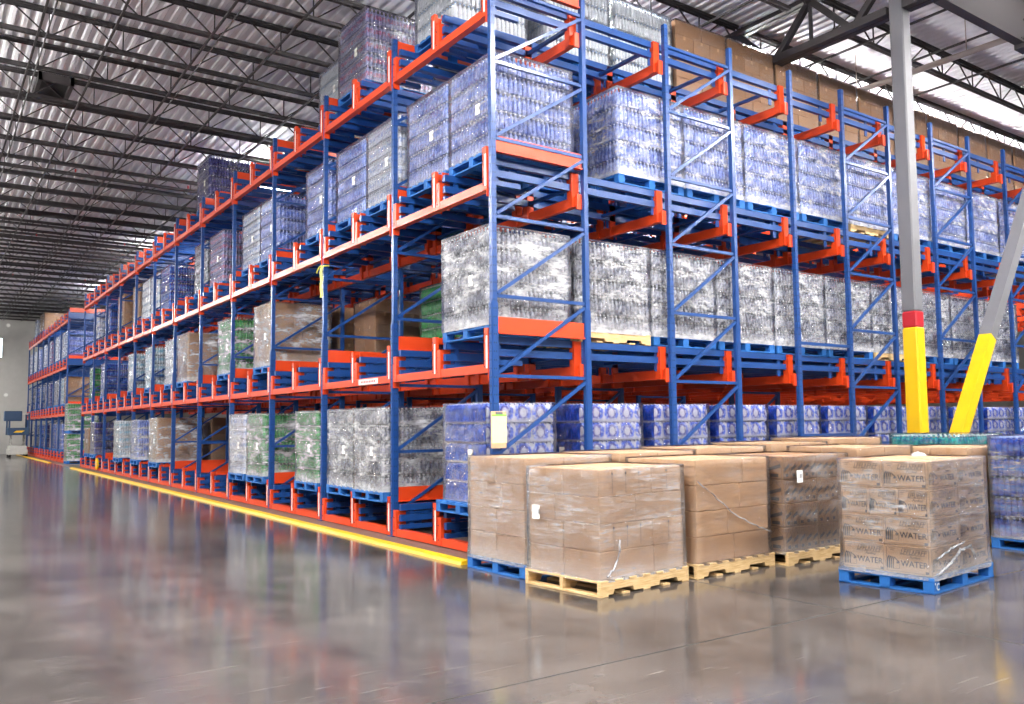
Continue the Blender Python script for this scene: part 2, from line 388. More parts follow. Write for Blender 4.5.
    for z,lb in ((8.15,'upper small round pale fixture on the far end wall'),(3.72,'lower small round pale fixture on the far end wall')):
        e=empty('wall_fixture',(-.95,54,z)); tag(e,lb,'wall fixture','round fixtures on the end wall')
        q=MB(); q.tube([(0,-.01,0),(0,-.1,0)],.14,14); q.build('housing',M['white_metal'],e)
        q=MB(); q.tube([(0,-.1,0),(0,-.13,0)],.1,14); q.build('lens',M['white_paper'],e)
    # roof hatch
    e=empty('roof_hatch',(-3.27,12.2,8.9)); tag(e,'square dark roof vent opening framed in the deck','roof vent')
    q=MB(); q.box(-.27,-.6,-.02,.27,.6,.02); q.build('opening',M['black'],e)
    q=MB()
    for a in (-1,1): q.box(a*.30-.035,-.67,-.12,a*.30+.035,.67,.06); q.box(-.335,a*.635-.035,-.12,.335,a*.635+.035,.06)
    q.build('frame',M['grey_beam'],e)
    q=MB(); q.bar((-.25,-.5,-.04),(.25,.45,-.04),.03,.03); q.build('brace',M['dark_steel'],e)
hall()

# ------------------------------------------------------------------ lamps
def lamps():
    h=MB(); h.box(-.62,-.035,.05,.62,.035,.13); h.box(-.62,-.2,.0,-.6,.2,.07); h.box(.6,-.2,0,.62,.2,.07)
    hm=h.mesh('housing',M['white_metal'])
    tm=MB()
    tm.tube([(-.58,0,0.03),(.58,0,0.03)],.018,8); tm=tm.mesh('lamp_tube',M['lamp'])
    cm=MB(); cm.tube([(-.45,0,.13),(-.45,0,.8)],.006,5); cm.tube([(.45,0,.13),(.45,0,.8)],.006,5); cm=cm.mesh('hanger',M['dark_steel'])
    pos=[(2.75,y,'above the rack') for y in (2.2,15.2,28.2,40.3)]+[(x,y,w) for x,w in ((-9,'added unseen over the far side of the aisle'),(-3.6,'added unseen over the aisle in front of the rack')) for y in (-14,-8,-3)]+[(-7.5,y,'added unseen over the aisle left of the rack') for y in (0,5,10,15,20,25.5,31,37,43,49)]  # aisle rows are out of view, added to brighten deck and aisle-side loads
    pos+=[(x,y,'added unseen over the floor in front of the rack end') for x in (3,9,15) for y in (-11,-4.2)]+[(x,3.7,'added and hidden above the right part of the rack') for x in (9.4,12.2,15,18)]
    cnt={}
    for x,y,w in pos:
        cnt[w]=cnt.get(w,0)+1
        e=empty('high_bay_light',(x,y,8.25 if x==2.75 or y==3.7 else (7.6 if x==-7.5 else 8.0))); tag(e,'%s fluorescent high bay light %s'%(ORD[cnt[w]-1],w),'ceiling light','high bay lights')
        put('housing',hm,e); put('hanger',cm,e)
        for s in (-.16,-.075,.075,.16): put('lamp_tube',tm,e,(0,s,0))
lamps()

# ------------------------------------------------------------------ pallet rack
def post_mesh(h,name='post',holes=True):
    q=MB(); w=.032
    # upright section with punched slots on two faces, doubled up to the second tier
    q.box(-w,-.032,0,w,.032,h)
    q.box(-w-.016,-.026,.02,w+.016,.026,2.92); q.box(-w-.008,-.022,2.92,w+.008,.022,2.95)
    q.box(-.075,-.07,0,.075,.07,.012)
    if holes:
        z=.25
        while z<h-.05:
            e=w+.016 if z<2.92 else w
            for a in (-.014,.014):
                q.box(-e-.0015,a-.0045,z-.009,-e+.001,a+.0045,z+.009,1); q.box(a-.0045,-.0335,z-.009,a+.0045,-.030,z+.009,1)
            z+=.1
    return q.mesh(name,[M['blue'],M['hole']])
def rack():
    R=empty('pallet_rack',(0,0,0)); tag(R,'long blue and orange push-back pallet rack of twelve bays filling the hall','pallet rack')
    pm=post_mesh(7.02); 
    hz=[.3,1.15,2.07,3.0,3.94,4.87,5.8,6.72]
    def frame(x0,x1,y,single,diag=True,zs=hz):
        f=empty('upright_frame',(x0,y,0),0,R); w=x1-x0
        put('post',pm,f); put('post',pm,f,(w,0,0),math.pi)
        bars=[]
        for i,z in enumerate(zs):
            bars.append(((.04,0,z),(w-.04,0,z)))
            if diag and i+1<len(zs): bars.append(((.04,-.012,z+.03),(w-.04,-.012,zs[i+1]-.05)))
        if single:
            for a,b in bars:
                q=MB(); q.bar(a,b,.038,.04,(0,0,1)); q.build('brace',M['blue'],f)
        else:
            q=MB()
            for a,b in bars: q.bar(a,b,.038,.04)
            q.build('bracing',M['blue'],f)
    # the frames along the rack's near end
    for a,b in ((0,1),(2,3),(5,6),(7,8),(9,10)): frame(PX[a],PX[b],0,True)
    for a,b in ((11,12),(13,14),(15,16)): frame(PX[a],PX[b],0,False)
    for a in (4,):
        f=empty('upright_frame',(PX[a],0,0),0,R); put('post',pm,f)
        for z in (1.3,2.72): q=MB(); q.bar((.04,0,z),(PX[5]-PX[4]-.04,0,z),.045,.045); q.build('brace',M['blue'],f)
    for i in range(1,13): frame(0,PX[1],i*B,False)
    for i in range(1,9): frame(PX[2],PX[3],i*B,False)
    for i in range(1,5): frame(PX[5],PX[6],i*B,False)
    # front beams with rail brackets
    bt=MB(); bt.box(-.05,-.045,-.05,.0,.045,.47); bt.box(-.05,.03,-.05,.1,.045,.47); bt.box(-.054,-.042,.0,-.049,-.012,.38,1)
    for zz in (.02,.09,.3,.4): bt.tube([(-.056,.02,zz),(-.05,.02,zz)],.008,6,2)
    btm=bt.mesh('rail_bracket',[M['orange'],M['white_paper'],M['hole']])
    bs=MB(); bs.box(-.05,-.03,-.05,.0,.04,.30); bs.box(-.05,-.045,-.05,.1,-.03,.30)
    for zz in (.02,.2): bs.tube([(-.056,.015,zz),(-.05,.015,zz)],.008,6,1)
    bsm=bs.mesh('rail_bracket',[M['orange'],M['hole']])
    far=MB()
    beam=MB(); beam.box(-.045,.05,-.05,.045,B-.05,.05); beam.box(-.05,.045,-.13,.05,.053,.2); beam.box(-.05,B-.053,-.13,.05,B-.045,.2)
    beam.box(-.046,.06,.035,-.044,B-.06,.05); bm=beam.mesh('front_beam',M['orange'])
    offs=[(.10,1),(B/2-.06,0),(B/2+.06,1),(B-.1,0)]
    for i in range(12):
        for z in LZ:
            b=put('front_beam',bm,R,(0,i*B,z))
            for oy,t in offs:
                if i<5: put('rail_bracket',btm if t else bsm,b,(0,oy,0))
                else:
                    me=bt if t else bs; base=len(far.v)
                    far.add([(v[0],v[1]+oy+i*B,v[2]+z) for v in me.v],me.f,0); 
                    for k,mi in enumerate(me.m): far.m[len(far.m)-len(me.m)+k]=(mi if t else (2 if mi else 0))
    tag(far.build('rail_bracket',[M['orange'],M['white_paper'],M['hole']],R),kind='stuff')
    # post connectors on the front posts
    # rails: one pair per lane and tier, running back into the rack
    for lane in range(24):
        i=lane//2; ya=(.16 if lane%2==0 else B/2+.12)+i*B; yb=ya+.92
        L=22.6 if lane<6 else 14.0
        for z in LZ:
            q=MB()
            for y in (ya,yb):
                for a,b,ln in ((.30,.385,L),(.155,.24,L),(.05,.11,.5)):
                    q.box(-.02,y-.03,z+a,ln,y+.03,z+b)
                x=.12
                while x<L: q.box(x,y-.006,z+.05,x+.07,y+.006,z+.38); x+=1.3
            x=1.3
            while x<min(L,5.6): q.box(x,ya,z+.18,x+.05,yb,z+.22); x+=1.3
            q.build('rail_pair',M['blue'],R)
    # orange side guards above the rails at each frame
    for i in range(0,13):
        for z in LZ:
            q=MB(); q.box(.05,i*B-.008,z+.40,PX[1]-.05,i*B+.008,z+.60); q.box(.05,i*B-.03,z+.40,PX[1]-.05,i*B+.03,z+.415)
            q.build('side_guard',M['orange'],R)
    q=MB()
    for i in range(12):
        for z in LZ: q.box(.05,i*B+B/2-.01,z+.40,1.3,i*B+B/2+.01,z+.47)
    tag(q.build('lane_guard',M['orange'],R),kind='stuff')
    # cross beams at every post row
    for j in range(1,17):
        n=12
        for z in LZ[1:]:
            q=MB(); q.box(PX[j]-.1,.03,z-.06,PX[j]-.03,n*B,z+.07)
            q.box(PX[j]-.11,.012,z-.10,PX[j]+.02,.04,z+.09)
            for i in range(n):
                for oy in (.14,1.1,1.36,2.34):
                    q.box(PX[j]-.13,i*B+oy-.04,z-.06,PX[j]-.11,i*B+oy+.05,z+.38); q.box(PX[j]-.13,i*B+oy-.05,z-.06,PX[j]-.02,i*B+oy-.035,z+.38)
            q.build('support_beam',M['orange'],R)
    # base ties on the ground along the lanes
    for j in range(1,4):
        q=MB(); q.box(PX[j]-.1,.05,.01,PX[j]-.03,12*B,.13); q.build('ground_beam',M['orange'],R)
    # pinkish load rating plate on the second-tier beam
    q=MB(); q.box(-.056,B+.42,LZ[1]-.045,-.047,B+1.05,LZ[1]+.035); 
    for k in range(9): q.box(-.058,B+.5+k*.055,LZ[1]-.02,-.0555,B+.53+k*.055,LZ[1]+.01,1)
    tag(q.build('rating_plate',[M['white_paper'],M['red']],R),'pale printed rating plate')
    return R
rack()

def far_rack():
    y0=34.4; n=7; b=16.5/n
    R=empty('pallet_rack',(0,y0,0)); tag(R,'farther blue and orange pallet rack beyond the cross aisle, near the end wall','pallet rack')
    pm=post_mesh(6.9,'post',False)
    for i in range(n+1):
        f=empty('upright_frame',(0,i*b,0),0,R); put('post',pm,f); put('post',pm,f,(1.4,0,0),math.pi)
        q=MB()
        zs=[.3,1.15,2.07,3.0,3.94,4.87,5.8,6.6]
        for k,z in enumerate(zs):
            q.bar((.04,0,z),(1.36,0,z),.045,.045)
            if k+1<len(zs): q.bar((.04,0,z+.03),(1.36,0,zs[k+1]-.05),.045,.045)
        q.build('bracing',M['blue'],f)
    if True:
        for z in LZ:
            for i in range(n):
                q=MB(); q.box(-.045,i*b+.05,z-.05,.045,i*b+b-.05,z+.05); q.build('front_beam',M['orange'],R)
                for oy in (.1,b/2-.06,b/2+.06,b-.1):
                    q=MB(); q.box(-.05,i*b+oy-.045,z-.05,.06,i*b+oy+.045,z+.42); q.build('rail_bracket',M['orange'],R)
                q=MB()
                for oy in (.16,1.05,b/2+.12,b-.16):
                    for a,c in ((.30,.385),(.155,.24)): q.box(-.02,i*b+oy-.03,z+a,5,i*b+oy+.03,z+c)
                q.build('rail_set',M['blue'],R)
            q=MB(); q.box(0.02,-.02,z+.40,5,.02,z+.60); q.build('side_guard',M['orange'],R)
            q=MB(); q.box(-.02,-.05,z+.1,5,.02,z+.38); q.build('side_rail',M['blue'],R)
far_rack()

# ------------------------------------------------------------------ yellow floor guard, paper sign, tag
def aisle_bits():
    for y0,y1,lb in ((-.17,28.6,'yellow steel floor rail bolted along the foot of the near rack'),(35.3,50.5,'yellow floor rail along the foot of the far rack')):
        q=MB(); q.prism([(-.57,0),(-.555,.035),(-.47,.05),(-.455,.0)],'y',y0,y1); q.box(-.455,y0,0,-.40,y1,.006)
        tag(q.build('floor_rail',M['yellow']),lb,'floor rail')
    e=empty('paper_sign',(0,-.075,1.24)); tag(e,'yellowish paper sheet on a brown clipboard hung on the corner post','sign')
    q=MB(); q.bevbox(-.10,-.008,.0,.11,.006,.42,.004); q.build('board',M['carton'],e)
    t=NT('yellow_sheet'); v=t.coord('Object',(60,1,26)); nn=t.noise(v,1.2,2); M['sheet']=t.end(t.bsdf(t.mix(t.ramp(nn,[(.6,0),(.7,.45)]),srgb(250,244,176),srgb(120,112,80)),.7,0,.2))
    q=MB(); q.box(-.095,-.014,.06,.105,-.009,.39); q.build('sheet',M['sheet'],e)
    M['green_tape']=paint('green_tape',srgb(120,210,70),.6)
    q=MB(); q.box(-.095,-.0155,.365,.105,-.0135,.385); q.build('green_edge',M['green_tape'],e)
    q=MB(); q.box(-.04,-.02,.385,.05,-.006,.415); q.build('clip',M['steel_grey'],e)
    e=empty('ribbon_tag',(-.055,2*B,3.62)); tag(e,'yellow printed ribbon tag tied round the third aisle post below its third-tier beam','tag')
    t=NT('yellow_ribbon'); v=t.coord('Object',(30,30,22)); nn=t.noise(v,1.2,2); M['ribbon']=t.end(t.bsdf(t.mix(t.ramp(nn,[(.58,0),(.66,.7)]),srgb(232,226,92),srgb(70,70,40)),.5))
    q=MB(); N=12
    vs=[];
    for k in range(N+1):
        z=.5*k/N; x=-.01+.008*math.sin(k*1.1); vs+=[(x,-.05+.006*math.sin(k),z),(x-.002,.045+.006*math.sin(k),z),(x-.006,.045+.006*math.sin(k),z),(x-.006,-.05+.006*math.sin(k),z)]
    q.add(vs,[(k*4+a,k*4+(a+1)%4,k*4+4+(a+1)%4,k*4+4+a) for k in range(N) for a in range(4)]); q.build('ribbon',M['ribbon'],e)
    q=MB(); q.tube([(.0,-.05,.5),(-.02,.0,.52),(.0,.06,.53),(.05,.06,.53),(.1,.055,.53),(.105,-.05,.53),(.05,-.055,.52),(0,-.05,.51)],.012,6); q.tube([(-.015,.05,.52),(-.03,.12,.46),(-.025,.15,.42)],.012,6); q.build('knot',M['ribbon'],e)
    # yellow roll at the far end of the ground beam
    e=empty('tape_roll',(-.09,25.6,.2)); tag(e,'small round yellow roll hanging on the ground beam near the far rack end','roll')
    q=MB(); n=16
    vs=[]
    for t in range(n):
        a=2*math.pi*t/n
        for r,x in ((.2,-.03),(.2,.03),(.1,.03),(.1,-.03)): vs.append((x,r*math.cos(a),r*math.sin(a)+.05))
    q.add(vs,[(t*4+s,t*4+(s+1)%4,((t+1)%n)*4+(s+1)%4,((t+1)%n)*4+s) for t in range(n) for s in range(4)]); q.build('roll',M['yellow'],e)
    q=MB(); q.tube([(-.035,0,.05),(.035,0,.05)],.1,12); q.build('core',M['carton'],e)
aisle_bits()

# ------------------------------------------------------------------ pallets and loads
def block_pallet(L,W):
    q=MB(); h=.14
    nb=7
    for k in range(nb):
        w=.1; y=k*(W-w)/(nb-1); q.bevbox(0,y,.12,L,y+w,h,.004)
    for x in (0,L/2-.055,L-.11): q.bevbox(x,0,.1,x+.11,W,.122,.003)
    for x in (0,L/2-.06,L-.12):
        for y in (0,W/2-.05,W-.1): q.bevbox(x+.002,y+.002,.018,x+.118,y+.098,.102,.004)
    for y in (0,W/2-.05,W-.1): q.bevbox(0,y,0,L,y+.1,.02,.003)
    for x in (0,L-.1): q.bevbox(x,0,0,x+.1,W,.019,.003)
    return q
def stringer_pallet(L,W):
    q=MB(); h=.14
    for y in (0,W/2-.02,W-.04):
        n=.04; q.prism([(0,.018),(.16,.018),(.18,.018+n),(.42,.018+n),(.44,.018),(L-.44,.018),(L-.42,.018+n),(L-.18,.018+n),(L-.16,.018),(L,.018),(L,.12),(0,.12)],'y',y,y+.04)
    for k in range(7):
        x=k*(L-.1)/6; q.bevbox(x,-.004,.12,x+.1,W+.004,h,.003)
    for k in (0,1.5,3,4.5,6):
        x=k*(L-.1)/6; q.bevbox(x,-.002,0,x+.1,W+.002,.019,.003)
    return q
PCACHE={}
def pallet_mesh(kindp,L,W):
    k=(kindp,round(L,2),round(W,2))
    if k not in PCACHE:
        q=(stringer_pallet if kindp=='wood' else block_pallet)(L,W); PCACHE[k]=q.mesh('pallet',M['wood'] if kindp=='wood' else M['pallet_blue'])
    return PCACHE[k]

BOT=[(.027,0),(.0325,.012),(.0325,.06),(.031,.075),(.0325,.09),(.0325,.135),(.029,.155),(.018,.185),(.012,.2),(.015,.201),(.015,.222),(.012,.226)]
LC={}
def layer_mesh(k,L,W):
    desc,mat,geo=KIND[k]; key=(k,round(L,2),round(W,2))
    if key in LC: return LC[key]
    q=MB(); p=.0665
    nx=max(3,int(L/p)); ny=max(3,int(W/p)); px=L/nx; py=W/ny
    if geo=='bottle':
        for i in range(nx):
            for j in range(ny):
                if i in (0,nx-1) or j in (0,ny-1): q.lathe((i+.5)*px,(j+.5)*py,.002,BOT,8)
        q.box(px*.8,py*.8,.004,L-px*.8,W-py*.8,.19)
    else:
        # shrink-filmed cases: scalloped skin over the bottles, cases about .41 long
        ncx=3; ncy=4; prof=[(.0,.012),(.01,.003),(.03,0),(.10,.0),(.165,.002),(.185,.012),(.205,.022),(.228,.034)]
        pts=[]
        def side(n,f):
            for a in range(n*4): pts.append(f(a/(n*4)))
        def sc(t,n,cases):
            b=.009*(1-abs(math.sin(math.pi*t*n))); c=(t*cases)%1; e=min(c,1-c); return b+(.016 if e<.03 else 0)
        side(nx,lambda t:((t*L,0),(0,1),sc(t,nx,ncx))); side(ny,lambda t:((L,t*W),(-1,0),sc(t,ny,ncy)))
        side(nx,lambda t:((L-t*L,W),(0,-1),sc(t,nx,ncx))); side(ny,lambda t:((0,W-t*W),(1,0),sc(t,ny,ncy)))
        n=len(pts); vs=[]
        for z,ins in prof:
            for (x,y),(dx,dy),s in pts:
                tot=s*(1.0 if .02<z<.19 else .6)+ins
                X=x+dx*tot; Y=y+dy*tot
                vs.append((min(max(X,ins+.004),L-ins-.004),min(max(Y,ins+.004),W-ins-.004),z))
        fs=[]
        for r in range(len(prof)-1):
            for a in range(n): b=(a+1)%n; fs.append((r*n+a,r*n+b,(r+1)*n+b,(r+1)*n+a))
        fs.append(tuple((len(prof)-1)*n+a for a in range(n)))
        q.add(vs,fs,0,True)
        for i in range(nx):
            for j in range(ny):
                if i in (0,nx-1) or j in (0,ny-1): q.lathe((i+.5)*px,(j+.5)*py,.21,[(.017,0),(.017,.02),(.012,.024)],6)
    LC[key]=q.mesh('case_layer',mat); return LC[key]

WC={}
def wrap_mesh(L,W,H,var=0,mat='film',amp=.008,flare=.0,o=.012):
    key=(round(L,2),round(W,2),round(H,2),var,mat)
    if key in WC: return WC[key]
    q=MB(); nz=16; n1=14; n2=12
    ring=[(t/n1*(L+2*o)-o,-o,0,-1) for t in range(n1)]+[(L+o,t/n2*(W+2*o)-o,1,0) for t in range(n2)]+[(L+o-t/n1*(L+2*o),W+o,0,1) for t in range(n1)]+[(-o,W+o-t/n2*(W+2*o),-1,0) for t in range(n2)]
    n=len(ring); vs=[]
    for k in range(nz+2):
        z=min(k,nz)/nz*(H+.005)
        for i,(x,y,dx,dy) in enumerate(ring):
            a=noise.noise(Vector((x*3+var*7,y*3+var*3,z*4)))*amp+amp*.6*math.sin(z*26+var)
            a+=flare*max(0,1-z/.25)**2*.5
            if k==nz+1: X=x-(x-L/2)*.14; Y=y-(y-W/2)*.14; vs.append((X,Y,H+.009+.004*noise.noise(Vector((x*6,y*6,var)))))
            else:
                cx=dx*max(a,-.004); cy=dy*max(a,-.004)
                vs.append((x+cx,y+cy,z))
    fs=[(k*n+i,k*n+(i+1)%n,(k+1)*n+(i+1)%n,(k+1)*n+i) for k in range(nz+1) for i in range(n)]
    q.add(vs,fs,0,True)
    WC[key]=q.mesh('stretch_wrap',M[mat]); return WC[key]

def label_mat():
    t=NT('barcode_label'); v=t.coord('Object',(1,1,1)); sep=t.n('ShaderNodeSeparateXYZ'); t.l(v,sep.inputs[0])
    w=t.noise(t.coord('Object',(90,90,.001)),1.5,1); m=t.ramp(w,[(.5,0),(.54,1)])
    band=t.ramp(sep.outputs[2],[(.0,0),(.04,0),(.045,1),(.085,1),(.09,0)],'CONSTANT')
    return t.end(t.bsdf(t.mix(t.math('MULTIPLY',t.math('MULTIPLY',m,band),.8),(.85,.85,.83),(.08,.08,.08)),.6,0,.3))
M['label']=label_mat()
q=MB(); q.box(-.002,-.05,0,.002,.05,.13); LABX=q.mesh('paper_label',M['label'])
q=MB(); q.box(-.05,-.002,0,.05,.002,.13); LABY=q.mesh('paper_label',M['label'])

CM={}
def carton_mesh(sx,sy,sz,mat='carton'):
    k=(round(sx,3),round(sy,3),round(sz,3),mat)
    if k not in CM:
        q=MB(); q.bevbox(.002,.002,.001,sx-.002,sy-.002,sz-.001,.006)
        long_x=sx>=sy
        if long_x:
            q.box(.01,sy/2-.025,sz-.001,sx-.01,sy/2+.025,sz+.0004,1)
            for x in (.0015,sx-.0015): q.box(x-.001,sy/2-.025,sz-.07,x+.001,sy/2+.025,sz-.006,1)
        else:
            q.box(sx/2-.025,.01,sz-.001,sx/2+.025,sy-.01,sz+.0004,1)
            for y in (.0015,sy-.0015): q.box(sx/2-.025,y-.001,sz-.07,sx/2+.025,y+.001,sz-.006,1)
        CM[k]=q.mesh('carton',[M[mat],M['tape']])
    return CM[k]

NL=[0]
def load(k,loc,label,group,L=1.2,W=.95,layers=5,plt='blue',rz=0,wrap='film',lab=None,pl=1.22,pw=1.0,near=True,cat='pallet load'):
    """a pallet with its load of cases, stretch-wrapped together"""
    NL[0]+=1
    desc,mat,geo=KIND[k]
    e=empty('wrapped_pallet_load',loc,rz); tag(e,label,cat,group)
    L0=L; pl=max(pl,L+.0)
    put('pallet',pallet_mesh(plt,pl,pw),e)
    ox=(pl-L)/2; oy=(pw-W)/2; z=.142
    if geo!='carton':
        for i in range(layers): put('case_layer',layer_mesh(k,L,W),e,(ox+random.uniform(-.006,.006),oy+random.uniform(-.006,.006),z+i*PITCH))
        H=layers*PITCH
    else:
        ch=.24
        for i in range(layers):
            xs=[0,L*.5,L] if i%2==0 else [0,L*.34,L*.67,L]
            ys=[0,W*.5,W]
            for a in range(len(xs)-1):
                for b in range(2):
                    put('carton',carton_mesh(xs[a+1]-xs[a],ys[b+1]-ys[b],ch,'carton_dark'),e,(ox+xs[a]+random.uniform(-.004,.004),oy+ys[b]+random.uniform(-.004,.004),z+i*ch))
        H=layers*ch
    o=put('stretch_wrap',wrap_mesh(L,W,H+.02,NL[0]%4,wrap),e,(ox,oy,z-.015))
    if lab=='x': put('paper_label',LABX,e,(ox-.016,oy+W*.35,z+H*.42))
    if lab=='y': put('paper_label',LABY,e,(ox+L*.2,oy-.016,z+H*.42))
    if lab=='xy': put('paper_label',LABX,e,(ox-.016,oy+W*.3,z+H*.42))
    return e

def tz(t): return LZ[t]+RT+.003
def front(t,lane,k,dx=0,dy=0,layers=5,plt='blue',wrap='film',lab='x',L=1.18,W=None):
    bay=lane//2; y=bay*B+(.12 if lane%2==0 else 1.27)+dy; pw=1.02 if t==0 else 1.08; W=W or (.97 if t==0 else 1.06)
    x={0:-.12,1:.02,2:.12,3:.25}[t]+dx
    lab_=KIND[k][0]+', %s tier, %s aisle bay from corner post, %s lane'%(TIER[t],ORD[bay],'nearer' if lane%2==0 else 'farther')
    return load(k,(x,y,tz(t)),lab_,'pallet loads on the %s tier facing the aisle'%TIER[t],L,W,layers,plt,0,wrap,lab,1.22,pw)
# ground tier, aisle side
front(0,0,'print',.0,0,wrap='film',L=1.0)
front(0,2,'slate',wrap='film_white'); front(0,3,'slate',.08,wrap='film_white')
front(0,4,'green',.05,wrap='film_white'); front(0,6,'green',wrap='film_white'); front(0,7,'stripe',wrap='film_white')
front(0,13,'brown',layers=5,wrap='film_white'); front(0,15,'sky',wrap='film_white'); front(0,17,'aqua',-.05,wrap='film_white'); front(0,21,'purple',wrap='film'); front(0,22,'brown',layers=4)
# second tier
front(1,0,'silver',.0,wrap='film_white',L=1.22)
front(1,6,'brown',wrap='film_white'); front(1,8,'green',wrap='film_white'); front(1,11,'brown',wrap='film_white'); front(1,12,'white',wrap='film_white'); front(1,14,'aqua'); front(1,16,'aqua'); front(1,20,'royal'); front(1,22,'green')
# third tier
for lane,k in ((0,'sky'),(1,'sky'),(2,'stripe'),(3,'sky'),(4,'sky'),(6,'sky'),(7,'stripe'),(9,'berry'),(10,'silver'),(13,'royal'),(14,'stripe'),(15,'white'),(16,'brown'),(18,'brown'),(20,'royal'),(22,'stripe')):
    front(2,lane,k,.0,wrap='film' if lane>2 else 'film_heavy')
# top tier
front(3,1,'white',.0); front(3,3,'berry',-.1); front(3,4,'white',.1,layers=4); front(3,6,'brown',.4,layers=2); front(3,10,'purple',-.1)

# right-hand side of the rack: loads one behind the other in the first lane
def right(t,xs,k,y=.12,L=1.2,wrap='film',lab=None,layers=5,plts='b',start=1):
    for n,x in enumerate(xs):
        load(k,(x,y,tz(t)),KIND[k][0]+', %s tier, %s from corner post along the right side'%(TIER[t],ORD[n+start]),'pallet loads on the %s tier along the right-hand side'%TIER[t],L,1.04,layers,'wood' if plts[n%len(plts)]=='w' else 'blue',0,wrap,lab,1.22,1.06)
right(0,[1.30+1.29*n for n in range(11)],'print',L=1.05,wrap='film_light',lab='x',layers=5)
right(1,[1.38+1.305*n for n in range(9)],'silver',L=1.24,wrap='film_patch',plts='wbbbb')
right(2,[2.1]+[3.4+1.31*n for n in range(8)],'sky',L=1.24,wrap='film_patch',plts='bbbbw')
for n,x in enumerate((1.9,3.25)):
    load('white',(x,1.34,tz(3)),'white blue-capped bottle load, top tier, %s behind the front one'%ORD[n],'pallet loads on the top tier along the right-hand side',1.2,.93,5)
for n in range(10):
    load('brown',(4.58+1.29*n,1.34,tz(3)),'brown carton load on the top tier, %s brown one rightward from the white loads'%ORD[n],'brown carton loads along the top tier',1.22,.93,5,wrap='film_light')
# loads deeper inside, seen through empty front lanes
inner=[(1,2,1.6,'green'),(1,3,1.6,'green'),(1,4,2.9,'green'),(1,1,2.9,'silver'),(0,9,1.4,'brown'),(0,10,1.4,'brown'),(0,11,1.4,'brown'),(0,5,2.7,'green'),(0,1,2.0,'slate'),(0,2,1.4,'slate'),(0,3,1.4,'slate'),(1,5,1.5,'brown'),(1,6,1.4,'brown'),(1,10,1.5,'brown'),(2,1,1.5,'sky'),(2,2,1.6,'sky'),(2,5,2.6,'sky'),(2,12,1.4,'royal'),(0,13,1.3,'brown'),(0,19,1.4,'purple'),(0,20,1.4,'purple'),(1,19,1.4,'royal'),(1,21,1.4,'royal')]
inner+=[(0,l,2.75,'purple') for l in (7,8,9,10,11,12,14,16,18)]+[(1,l,2.8,'brown') for l in (7,8,9,12,14)]+[(1,l,2.9,'royal') for l in (16,18)]
for t,lane,x,k in inner:
    bay=lane//2; y=bay*B+(.12 if lane%2==0 else 1.22)
    load(k,(x,y,tz(t)),KIND[k][0]+' deep inside, %s tier, %s aisle bay, %s lane'%(TIER[t],ORD[bay],'nearer' if lane%2==0 else 'farther'),'pallet loads deeper inside the rack',1.18,.93,5,'blue',0,'film_light')
# far rack loads
fb=16.5/7
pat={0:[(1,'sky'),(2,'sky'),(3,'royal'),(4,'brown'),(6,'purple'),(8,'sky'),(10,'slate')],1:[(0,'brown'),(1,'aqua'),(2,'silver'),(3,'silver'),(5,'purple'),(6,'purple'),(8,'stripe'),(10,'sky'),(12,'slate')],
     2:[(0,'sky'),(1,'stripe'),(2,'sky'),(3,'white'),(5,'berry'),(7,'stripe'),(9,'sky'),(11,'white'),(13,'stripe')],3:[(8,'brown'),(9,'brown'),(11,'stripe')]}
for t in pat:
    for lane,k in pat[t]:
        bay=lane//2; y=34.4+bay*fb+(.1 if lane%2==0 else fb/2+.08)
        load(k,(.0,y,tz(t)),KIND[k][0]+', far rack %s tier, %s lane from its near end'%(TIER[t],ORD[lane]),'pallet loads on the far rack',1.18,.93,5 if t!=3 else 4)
# green stack at the cross aisle
load('green',(-.1,33.1,0),'lower green bottle load on the floor of the cross aisle between the racks','green loads stacked in the cross aisle',1.2,.95,5,wrap='film_white')
load('green',(-.1,33.1,.142+5*PITCH+.005),'upper green bottle load stacked on another in the cross aisle','green loads stacked in the cross aisle',1.2,.95,5,wrap='film_white')

# ------------------------------------------------------------------ floor stacks of cartons
def text_mesh(s,size,ital=0,mat=None,name='printing',bold=0.0):
    c=D.curves.new('txt','FONT'); c.body=s; c.size=size; c.align_x='CENTER'; c.align_y='CENTER'; c.shear=ital; c.offset=bold; c.extrude=.0006
    o=D.objects.new('txt',c); COL.objects.link(o)
    dg=bpy.context.evaluated_depsgraph_get(); me=D.meshes.new_from_object(o.evaluated_get(dg)); D.objects.remove(o); D.curves.remove(c)
    return me
def txt_into(q,s,size,cx,cz,ital=0,bold=0,mi=0,sx=1):
    """put flat lettering into a mesh in the XZ plane (front faces -Y)"""
    me=text_mesh(s,size,ital,bold=bold)
    q.add([(v.co.x*sx+cx,-.0008-v.co.z,v.co.y+cz) for v in me.vertices],[tuple(p.vertices) for p in me.polygons],mi); D.meshes.remove(me)
def serif_water(q,cx,cz,h,w,mi=0):
    txt_into(q,'WATER',h*1.38,cx,cz,0,.0,mi,w/(h*4.05))
    # serifs
    for fx in (-.49,-.36,-.24,-.18,-.02,.09,.28,.45):
        pass
PRINT={}
